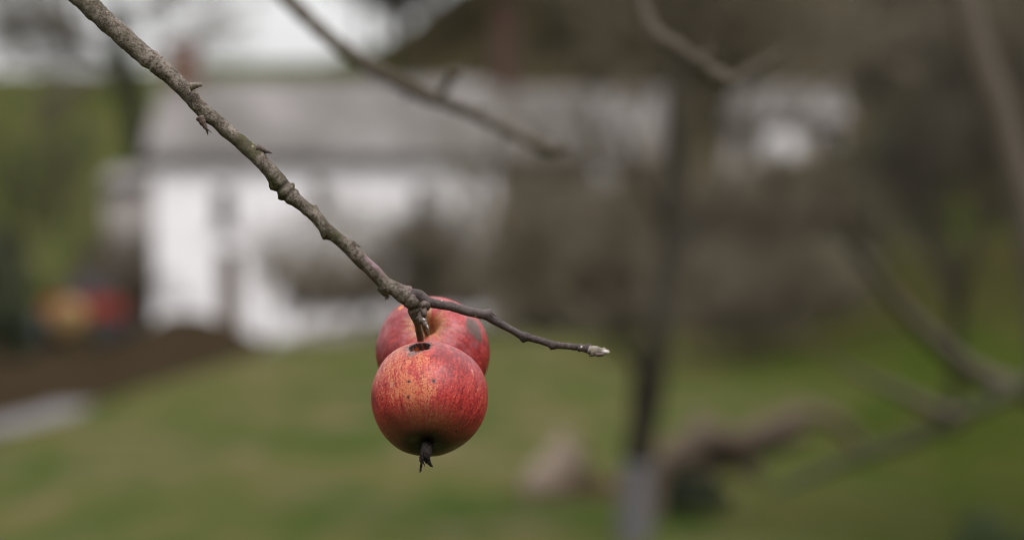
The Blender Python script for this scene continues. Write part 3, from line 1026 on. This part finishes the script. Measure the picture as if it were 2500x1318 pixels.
# hollow scar left by a dropped fruit stalk
sc_c = bpt(1037, 746, -.006)
mb = MB()
ax = Vector((.5, -.75, -.35)).normalized()
pts = [sc_c - ax * 10 * K, sc_c, sc_c + ax * 6 * K, sc_c + ax * 9 * K, sc_c + ax * 7 * K, sc_c + ax * 2 * K]
mb.tube(pts, [9 * K, 11 * K, 12 * K, 10.5 * K, 8 * K, 5 * K], 18)
v = [Vector(q) + Vector((noise.noise(Vector(q) * 500), noise.noise(Vector(q) * 500 + Vector((5, 5, 5))), noise.noise(Vector(q) * 500 + Vector((9, 1, 3))))) * 2.5 * K for q in mb.v]
obj('stalk_scar', [q - org_b for q in v], mb.f, M['bud'], br)
mb = MB()
mb.tube([bpt(1034, 752, -.006), bpt(1036, 768, -.008), bpt(1040, 774, -.008)], [9 * K, 6 * K, 2 * K], 10)
obj('bud', [Vector(q) - org_b for q in mb.v], mb.f, M['bud'], br)
mb = MB()
pp, rr = catmull([bpt(1438, 853, -.0165), bpt(1448, 855, -.017), bpt(1458, 855, -.0175), bpt(1468, 856, -.018), bpt(1477, 858, -.0185), bpt(1484, 859, -.019), bpt(1488, 860, -.019)], [11 * K, 11.5 * K, 9.5 * K, 8 * K, 7.5 * K, 5.5 * K, 1.5 * K], .0004)
v, f = tube_geo(pp, rr, 20)
mb.add([q + Vector((0, 0, 1)) * (.0007 * noise.noise(q * 350)) + Vector((noise.noise(q * 800), 0, noise.noise(q * 800 + Vector((4, 4, 4))))) * .0006 for q in v], f)
tb = obj('bud', [Vector(q) - org_b for q in mb.v], mb.f, M['bud_pale'], tw)
mb = MB()
mb.tube([bpt(1452, 864, -.020), bpt(1460, 866, -.0215), bpt(1472, 865, -.0215), bpt(1478, 862, -.020)], [3 * K, 5 * K, 4 * K, 1 * K], 10)
obj('bud_scale', [Vector(q) - org_b for q in mb.v], mb.f, M['bud'], tb)
mb = MB()
mb.tube([bpt(1470, 858, -.0195), bpt(1476, 859, -.0205), bpt(1483, 860, -.0205), bpt(1488, 860, -.020)], [3 * K, 5.5 * K, 4.5 * K, 1 * K], 12)
obj('bud_scale', [Vector(q) - org_b for q in mb.v], mb.f, M['scale_tip'], tb)
tb['label'] = 'pale downy terminal bud'
bud('bud', bpt(1444, 862, -.018), bpt(1456, 868, -.018), 8 * K, M['bud_wood'], tw, 0, 0, 0, 10)
bud('bud', bpt(1198, 762), bpt(1212, 773), 5 * K, M['bud'], tw, 1, .2, .3, 11)

# trunk and the higher limbs of the same tree, mostly out of the picture
tp = [org_b + Vector(q) for q in ((0, 0, -.2), (.02, 0, .15), (-.02, .03, .9), (.02, .0, 1.6), (.0, .06, 2.1), (.12, .25, 2.45))]
pp, rr = catmull(tp, [.15, .115, .10, .09, .08, .06], .02)
v, f = tube_geo(pp, [r * (1 + .12 * noise.noise(q * 14) + .06 * noise.noise(q * 45)) for q, r in zip(pp, rr)], 20)
tk = obj('trunk', [q - org_b for q in v], f, M['fbark'], tree)
e0 = bpt(-420, -640, .16)
pp, rr = catmull([e0, e0 + Vector((-.1, .03, .06)), org_b + Vector((.25, .12, 2.2)), org_b + Vector((.02, .06, 2.1))], [.0099, .013, .02, .035], .01)
v, f = tube_geo(pp, rr, 14)
obj('limb', [q - org_b for q in v], f, M['fbark'], tree)
HL = [org_b + Vector((.12, .25, 2.45)), Vector((-.6, 2.1, 2.25)), Vector((-.35, 2.4, 2.05)), Vector((.3, 2.5, 2.08)), Vector((.8, 2.6, 2.12))]
pp, rr = catmull(HL, [.05, .04, .032, .026, .015], .02)
v, f = tube_geo(pp, [r * (1 + .12 * noise.noise(q * 30)) for q, r in zip(pp, rr)], 12)
obj('limb', [q - org_b for q in v], f, M['bark_dark'], tree)


def soft_branch(spec, stubs, label):
    mb = MB()
    pts = [at(a, b_, Y) for a, b_, w, Y in spec]
    pp, rr = catmull(pts, [w * .5 * Y / PXF for a, b_, w, Y in spec], .003)
    v, f = tube_geo(pp, [r * (1 + .22 * noise.noise(q * 90) + .15 * noise.noise(q * 260)) for q, r in zip(pp, rr)], 12)
    mb.add(v, f)
    for (a, b_, c_, d_, w, Y) in stubs:
        k_ = Y / PXF
        mb.tube([at(a, b_, Y), at((a + c_) / 2 + 4, (b_ + d_) / 2, Y), at(c_, d_, Y)], [w * .5 * k_, w * .55 * k_, w * .3 * k_], 8)
    o = obj('branch', [Vector(q) - org_b for q in mb.v], mb.f, M['bark_hang'], tree)
    o['label'] = label
    return o


h1 = (Vector((-.35, 2.4, 2.05)))
a1 = (h1.x / h1.y * PXF + 1250, 659 - (h1.z - CAMZ) / h1.y * PXF)
soft_branch([(a1[0], a1[1], 40, 2.4), (570, -150, 38, 2.38), (730, 25, 38, 2.35), (850, 130, 38, 2.3), (960, 195, 38, 2.3), (1040, 235, 36, 2.3), (1120, 262, 30, 2.3), (1200, 300, 24, 2.3), (1270, 335, 22, 2.3), (1330, 362, 30, 2.3), (1350, 366, 30, 2.3), (1378, 362, 12, 2.3), (1400, 372, 4, 2.3)],
            [(1075, 235, 1100, 185, 20, 2.3), (1100, 195, 1112, 165, 34, 2.3), (1300, 345, 1318, 325, 14, 2.3), (1345, 365, 1385, 340, 9, 2.3), (1240, 318, 1226, 350, 10, 2.3), (1150, 275, 1190, 262, 9, 2.3), (1000, 215, 985, 250, 9, 2.3), (1105, 185, 1140, 150, 9, 2.3), (900, 160, 890, 130, 16, 2.3)], 'blurred dark branch behind, sloping down from the top edge')
h2 = Vector((.3, 2.5, 2.08))
a2 = (h2.x / h2.y * PXF + 1250, 659 - (h2.z - CAMZ) / h2.y * PXF)
soft_branch([(a2[0] - 480, a2[1] + 40, 28, 2.48), (1570, 20, 34, 2.45), (1660, 120, 36, 2.4), (1720, 165, 40, 2.4), (1780, 200, 38, 2.4), (1820, 180, 30, 2.4), (1870, 155, 28, 2.4), (1905, 130, 16, 2.4)],
            [(1700, 150, 1740, 120, 16, 2.4)], 'blurred dark hooked branch at the top edge')


# ------------------------------------------------------------------ apples
def basis(zaxis, yref):
    z = Vector(zaxis).normalized()
    x = Vector(yref).cross(z).normalized()
    y = z.cross(x)
    return Matrix((x, y, z)).transposed()


def apple_skin(name, R, spots, scabs, blush_dirs, rust, seed, red0=.68):
    """spots / scabs: (local unit direction, radius as fraction of R)"""
    t = NT(name)
    nrm = t.vec('NORMALIZE', t.tc.outputs['Object'])
    P = t.vec('ADD', nrm, (seed, seed * .7, seed * .3))
    x, y, z = t.sep(nrm)
    rho = t.math('SQRT', t.math('ADD', t.math('ADD', t.math('MULTIPLY', x, x), t.math('MULTIPLY', y, y)), 1e-4))
    ux, uy = t.math('DIVIDE', x, rho), t.math('DIVIDE', y, rho)
    wob = t.math('MULTIPLY', t.math('SUBTRACT', t.noise(P, 3, 3), .5), .25)
    st1 = t.comb(t.math('ADD', t.math('MULTIPLY', ux, 4.5), wob), t.math('ADD', t.math('MULTIPLY', uy, 4.5), seed), t.math('MULTIPLY', z, 1.1))
    st2 = t.comb(t.math('ADD', t.math('MULTIPLY', ux, 17), wob), t.math('ADD', t.math('MULTIPLY', uy, 17), seed), t.math('MULTIPLY', z, 3.2))
    S1 = t.noise(st1, 1.0, 5, .6, .3)
    S2 = t.noise(st2, 1.0, 5, .65, .5)
    sp = t.noise(P, 21, 4, .68)
    sp2 = t.noise(t.vec('MULTIPLY', P, (1, 1, .75)), 40, 3, .6)
    B = t.noise(P, 1.7, 4, .55)
    red = t.math('MULTIPLY_ADD', t.math('SUBTRACT', S1, .5), 1.7, red0)
    red = t.math('MULTIPLY_ADD', t.math('SUBTRACT', B, .5), 1.5, red)
    for (d, k_, lo, hi) in blush_dirs:
        red = t.math('MULTIPLY_ADD', t.ramp(t.vec('DOT_PRODUCT', nrm, tuple(d)), lo, hi), k_, red)
    fine = t.math('ADD', t.math('MULTIPLY', t.math('SUBTRACT', S2, .5), 1.7), t.math('MULTIPLY', t.math('SUBTRACT', sp, .5), 2.3))
    redf = t.math('ADD', red, fine)
    base = t.mix(t.ramp(t.noise(P, 2.6, 3), .35, .65), (.53, .185, .088), (.52, .14, .072))
    c = t.mix(t.ramp(redf, .12, .80), base, (.39, .033, .031))
    c = t.mix(t.ramp(redf, .78, 1.45, 0, .9), c, (.165, .010, .014))
    # dark red dashes along the streaks and tiny red freckles
    dash = t.math('MULTIPLY', t.ramp(S2, .53, .65), t.ramp(sp, .42, .56))
    c = t.mix(t.math('MULTIPLY', dash, .75), c, (.12, .010, .010))
    fr = t.math('MULTIPLY', t.ramp(sp2, .52, .62), .72)
    c = t.mix(fr, c, (.15, .014, .012))
    # waxy bloom
    bl = t.ramp(t.noise(P, 5.5, 5, .65), .42, .72)
    c = t.mix(t.math('MULTIPLY', t.math('MULTIPLY', bl, t.ramp(z, .0, .75)), .30), c, (.42, .20, .23))
    # pale lenticels
    vo = t.voro(P, 26)
    dot = t.math('MULTIPLY', t.math('LESS_THAN', vo.outputs['Distance'], .12), t.math('GREATER_THAN', t.sep(vo.outputs['Color'])[1], .60))
    c = t.mix(t.math('MULTIPLY', dot, .6), c, (.55, .36, .28))
    # yellow ground colour in the stalk cavity
    cav = t.math('ADD', z, t.math('MULTIPLY', t.math('SUBTRACT', S1, .5), .5))
    c = t.mix(t.ramp(cav, rust[0], rust[1], 0, rust[2]), c, t.mix(t.ramp(sp, .4, .62), (.33, .20, .07), (.22, .085, .035)))
    # brown russet round the eye
    eye = t.math('ADD', z, t.math('MULTIPLY', t.math('SUBTRACT', sp, .5), .22))
    c = t.mix(t.ramp(eye, -.42, -.88, 0, .85), c, (.075, .026, .012))
    c = t.mix(t.ramp(eye, -.86, -.965, 0, .95), c, (.022, .014, .010))
    for (d, r) in spots:
        dd = t.math('ADD', t.vec('DISTANCE', nrm, tuple(d)), t.math('MULTIPLY', t.math('SUBTRACT', sp, .5), r * .9))
        c = t.mix(t.ramp(dd, r * 2.3, r * 1.0, 0, .55), c, (.17, .03, .03))
        c = t.mix(t.ramp(dd, r * 1.05, r * .7), c, (.014, .010, .010))
    for (d, r, col, k_) in scabs:
        dd = t.math('ADD', t.vec('DISTANCE', nrm, tuple(d)), t.math('MULTIPLY', t.math('SUBTRACT', t.noise(P, 9, 4, .6), .5), r * 1.2))
        c = t.mix(t.ramp(dd, r * 1.2, r * .65, 0, k_), c, t.mix(t.ramp(sp, .38, .6), tuple(q * .55 for q in col), col))
    pit = t.attr('pit').outputs['Fac']
    pn = t.math('ADD', pit, t.math('MULTIPLY', t.math('SUBTRACT', sp, .5), .5))
    c = t.mix(t.ramp(pn, 1.4, 1.12, 0, .65), c, (.13, .085, .08))
    c = t.mix(t.ramp(pn, 1.14, 1.0, 0, .95), c, (.02, .014, .012))
    hgt_ = t.math('ADD', t.math('MULTIPLY', sp, 1.0), t.math('MULTIPLY', t.noise(P, 12, 3), .8))
    t.bump(hgt_, .16, .0012)
    rough = t.ramp(t.noise(P, 8, 4), .3, .7, .36, .52)
    return t.done(c, rough, .35)


def build_apple(name, centre, R, zaxis, yref, dims, hole=None):
    Mx = basis(zaxis, yref)
    rel = lambda p: (Mx.transposed() @ (p - centre))
    nt, npn = 230, 380
    td, tw_, bd, bw, asp = dims
    hd = rel(hole[0]).normalized() if hole else None
    v, pit = [], []
    for i in range(nt + 1):
        th_ = math.pi * i / nt
        for j in range(npn):
            ph = 6.283185 * j / npn
            rho = R * math.sin(th_) * (1 + .035 * math.cos(th_))
            z = R * asp * math.cos(th_)
            z -= td * R * math.exp(-(th_ / tw_) ** 2) + .13 * R * math.exp(-(th_ / .5) ** 2)
            z += bd * R * math.exp(-((math.pi - th_) / bw) ** 2)
            lob = 1 + .026 * math.cos(5 * ph + .6) * (math.cos(th_) ** 2) + .014 * math.cos(2 * ph + 1) + .008 * math.cos(3 * ph)
            q = Vector((rho * math.cos(ph) * lob, rho * math.sin(ph) * lob, z * (1 + .012 * math.cos(3 * ph))))
            q *= 1 + .016 * noise.noise(q * 45) + .004 * noise.noise(q * 130)
            d_ = 9.0
            if hd:
                u = q.normalized()
                d_ = math.acos(max(-1, min(1, u.dot(hd)))) * R / hole[1]
                d_ *= 1 + .22 * noise.noise(u * 9) + .14 * noise.noise(u * 24)
                if d_ < 1.6:
                    # bitten hollow under a thin curled rim
                    q -= u * hole[2] * (1 - sstep(.80, 1.0, d_)) * (.75 + .25 * (1 - min(1, d_) ** 2) + .3 * noise.noise(u * 14))
                    q -= u * .0006 * math.exp(-((d_ - 1.05) / .25) ** 2)
            v.append(q)
            pit.append(d_)
    f, sm = [], []
    for i in range(nt):
        for j in range(npn):
            j2 = (j + 1) % npn
            q = (i * npn + j, (i + 1) * npn + j, (i + 1) * npn + j2, i * npn + j2)
            f.append(q)
    root = empty(name, centre)
    root.rotation_euler = Mx.to_euler()
    o = obj('fruit', v, f, None, root)
    a_ = o.data.attributes.new('pit', 'FLOAT', 'POINT')
    a_.data.foreach_set('value', np.array(pit, dtype=np.float32))
    return root, o, rel, Mx, np.array(pit)


def on_sphere(px, py, centre, R):
    """point of the apple seen at a photo pixel"""
    o = Vector((0, 0, CAMZ))
    d = (at(px, py, 1.0) - o).normalized()
    oc = o - centre
    b_ = oc.dot(d)
    disc = max(0.0, b_ * b_ - (oc.dot(oc) - R * R))
    return o + d * (-b_ - math.sqrt(disc))


# front apple
R1 = .0297
c1 = at(1048, 973, 1.235)
zf = Vector((.05, .60, .80))
holep = on_sphere(1021, 843, c1, R1)
ap, fruit, rel1, M1, pit1 = build_apple('apple', c1, R1, zf, (0, 1, 0), (.30, .30, .13, .26, 1.0), (holep, .0056, .0075))
tag(ap, 'front red and orange streaked apple with a pecked hole near its top', 'apple', 'apples hanging from the branch')
dirp = lambda px, py: rel1(on_sphere(px, py, c1, R1)).normalized()
spots = [(dirp(1059, 929), .030), (dirp(997, 930), .022), (dirp(995, 969), .021), (dirp(1068, 1053), .020), (dirp(1114, 1052), .026), (dirp(932, 972), .016), (dirp(988, 880), .014), (dirp(1172, 925), .016), (dirp(941, 1080), .013), (dirp(1015, 1045), .012), (dirp(1150, 1010), .010)]
scabs = [(dirp(1004, 863), .085, (.15, .10, .095), .75), (dirp(955, 938), .045, (.52, .32, .27), .35), (dirp(1152, 905), .03, (.6, .45, .4), .45)]
wl_ = lambda w: (M1.transposed() @ Vector(w)).normalized()
blush = [(wl_((.8, -.45, .35)), .42, .25, .95), (wl_((-1, -.3, -.2)), .35, .45, 1.0), (wl_((-.1, -1, .1)), -.34, .55, 1.0), (wl_((-.55, -.6, .55)), -.25, .75, 1.0), (wl_((.3, -.6, -.8)), .2, .5, 1)]
skin = apple_skin('apple_skin_front', R1, spots, scabs, blush, (.86, .98, .6), 1.7)
t = NT('rotten_flesh')
fn = t.noise(t.tc.outputs['Object'], 260, 4)
M['flesh'] = t.done(t.mix(t.ramp(fn, .35, .65), (.06, .010, .005), (.42, .075, .014)), .45, .4)
fruit.data.materials.append(skin)
fruit.data.materials.append(M['flesh'])
idx = np.zeros(len(fruit.data.polygons), dtype=np.int32)
lv = np.zeros(len(fruit.data.loops), dtype=np.int32)
fruit.data.loops.foreach_get('vertex_index', lv)
pq = pit1[lv].reshape(-1, 4)
idx[pq.max(axis=1) < .97] = 1
fruit.data.polygons.foreach_set('material_index', idx)
fruit.data.polygons.foreach_set('use_smooth', ~((pq.min(axis=1) < 1.0)))
M['calyx'] = plain('dried_calyx', (.020, .016, .015), .8, 700, .9, .12, bump=.0008)
M['stalk'] = plain('greenish_stalk', (.10, .095, .055), .5, 500, .7, .3, bump=.0006)


def world_to(root, Mx, pts):
    return [Mx.transposed() @ (Vector(p) - root.location) for p in pts]


def calyx(root, Mx, paths):
    mb = MB()
    for (pp_, rr_) in paths:
        pts, rad = catmull(pp_, rr_, .0006)
        v, f = tube_geo(pts, rad, 10)
        mb.add([q + Vector((noise.noise(q * 600), noise.noise(q * 600 + Vector((3, 3, 3))), noise.noise(q * 600 + Vector((7, 7, 7))))) * .0010 for q in v], f)
    return obj('calyx', world_to(root, Mx, mb.v), mb.f, M['calyx'], root)


CY = c1.y - .0188
kk = CY / PXF
cal = lambda px, py, d=0.0: at(px, py, CY + d)
calyx(ap, M1, [
    ([cal(1040, 1082, .004), cal(1038, 1092, -.001), cal(1034, 1108, -.003), cal(1030, 1122, -.003), cal(1028, 1138, -.003), cal(1023, 1156, -.002)], [11 * kk, 10 * kk, 8 * kk, 4.5 * kk, 3.2 * kk, .5 * kk]),
    ([cal(1048, 1083, .004), cal(1047, 1094, 0), cal(1045, 1110, -.003), cal(1046, 1124, -.003), cal(1050, 1134, -.002), cal(1055, 1141, -.002)], [9 * kk, 8 * kk, 7 * kk, 5 * kk, 3.5 * kk, .5 * kk]),
    ([cal(1034, 1085, .003), cal(1034, 1100, 0), cal(1033, 1118, -.004), cal(1036, 1138, -.004)], [7 * kk, 6 * kk, 4 * kk, .5 * kk]),
    ([cal(1044, 1083, .003), cal(1042, 1104, -.004), cal(1040, 1122, -.003), cal(1041, 1131, -.003)], [8 * kk, 7 * kk, 5 * kk, .8 * kk]),
    ([cal(1026, 1088, .003), cal(1021, 1092, .0015), cal(1017, 1090, .002)], [4 * kk, 3 * kk, .6 * kk]),
    ([cal(1052, 1084, .003), cal(1057, 1087, .0015), cal(1060, 1085, .002)], [4 * kk, 3 * kk, .6 * kk]),
    ([cal(1052, 1090, .003), cal(1050, 1100, -.002), cal(1049, 1112, -.003)], [3 * kk, 3 * kk, 1 * kk]),
])
pole1 = c1 + zf.normalized() * R1 * .55
sp_ = [bpt(1018, 780, .004), bpt(1021, 800, .012), bpt(1026, 822, .022), bpt(1029, 840, .034), pole1]
pts, rad = catmull(sp_, [8.5 * K, 8.5 * K, 9 * K, 8 * K, 7 * K], .0008)
v, f = tube_geo(pts, [r * (1 + .15 * noise.noise(q * 700)) for q, r in zip(pts, rad)], 14)
obj('stalk', world_to(ap, M1, v), f, M['stalk'], ap)

# rear apple
R2 = .0304
c2 = at(1057, 861, 1.302)
zr = Vector((-.10, -.76, .62))
ap2, fruit2, rel2, M2, _ = build_apple('apple', c2, R2, zr, (0, 1, 0), (.42, .15, .16, .3, .98))
tag(ap2, 'rear dark red apple with a grey scab, half hidden behind the front apple', 'apple', 'apples hanging from the branch')
dirp = lambda px, py: rel2(on_sphere(px, py, c2, R2)).normalized()
wl_ = lambda w: (M2.transposed() @ Vector(w)).normalized()
scabs = [(dirp(1155, 800), .20, (.085, .058, .048), .9), (dirp(1168, 822), .10, (.085, .058, .048), .75), (dirp(978, 752), .06, (.62, .22, .02), .9), (dirp(990, 764), .05, (.15, .1, .08), .6)]
spots = [(dirp(953, 790), .016), (dirp(1150, 795), .03), (dirp(1162, 812), .02), (dirp(948, 842), .014), (dirp(1095, 800), .010)]
blush = [(wl_((-1, -.3, .1)), .40, .2, .95), (wl_((1, -.3, -.2)), .35, .1, .9), (wl_((0, -.2, 1)), .30, .3, 1)]
fruit2.data.materials.append(apple_skin('apple_skin_rear', R2, spots, scabs, blush, (.88, .997, .75), 4.3, .95))
pole2 = c2 + zr.normalized() * R2 * .34
sp_ = [bpt(1024, 765, .012), at(1032, 785, 1.255), at(1038, 805, 1.27), pole2]
pts, rad = catmull(sp_, [6 * K, 5.5 * K, 6 * K, 7 * K], .0008)
v, f = tube_geo(pts, [r * (1 + .15 * noise.noise(q * 700)) for q, r in zip(pts, rad)], 12)
obj('stalk', world_to(ap2, M2, v), f, M['stalk'], ap2)
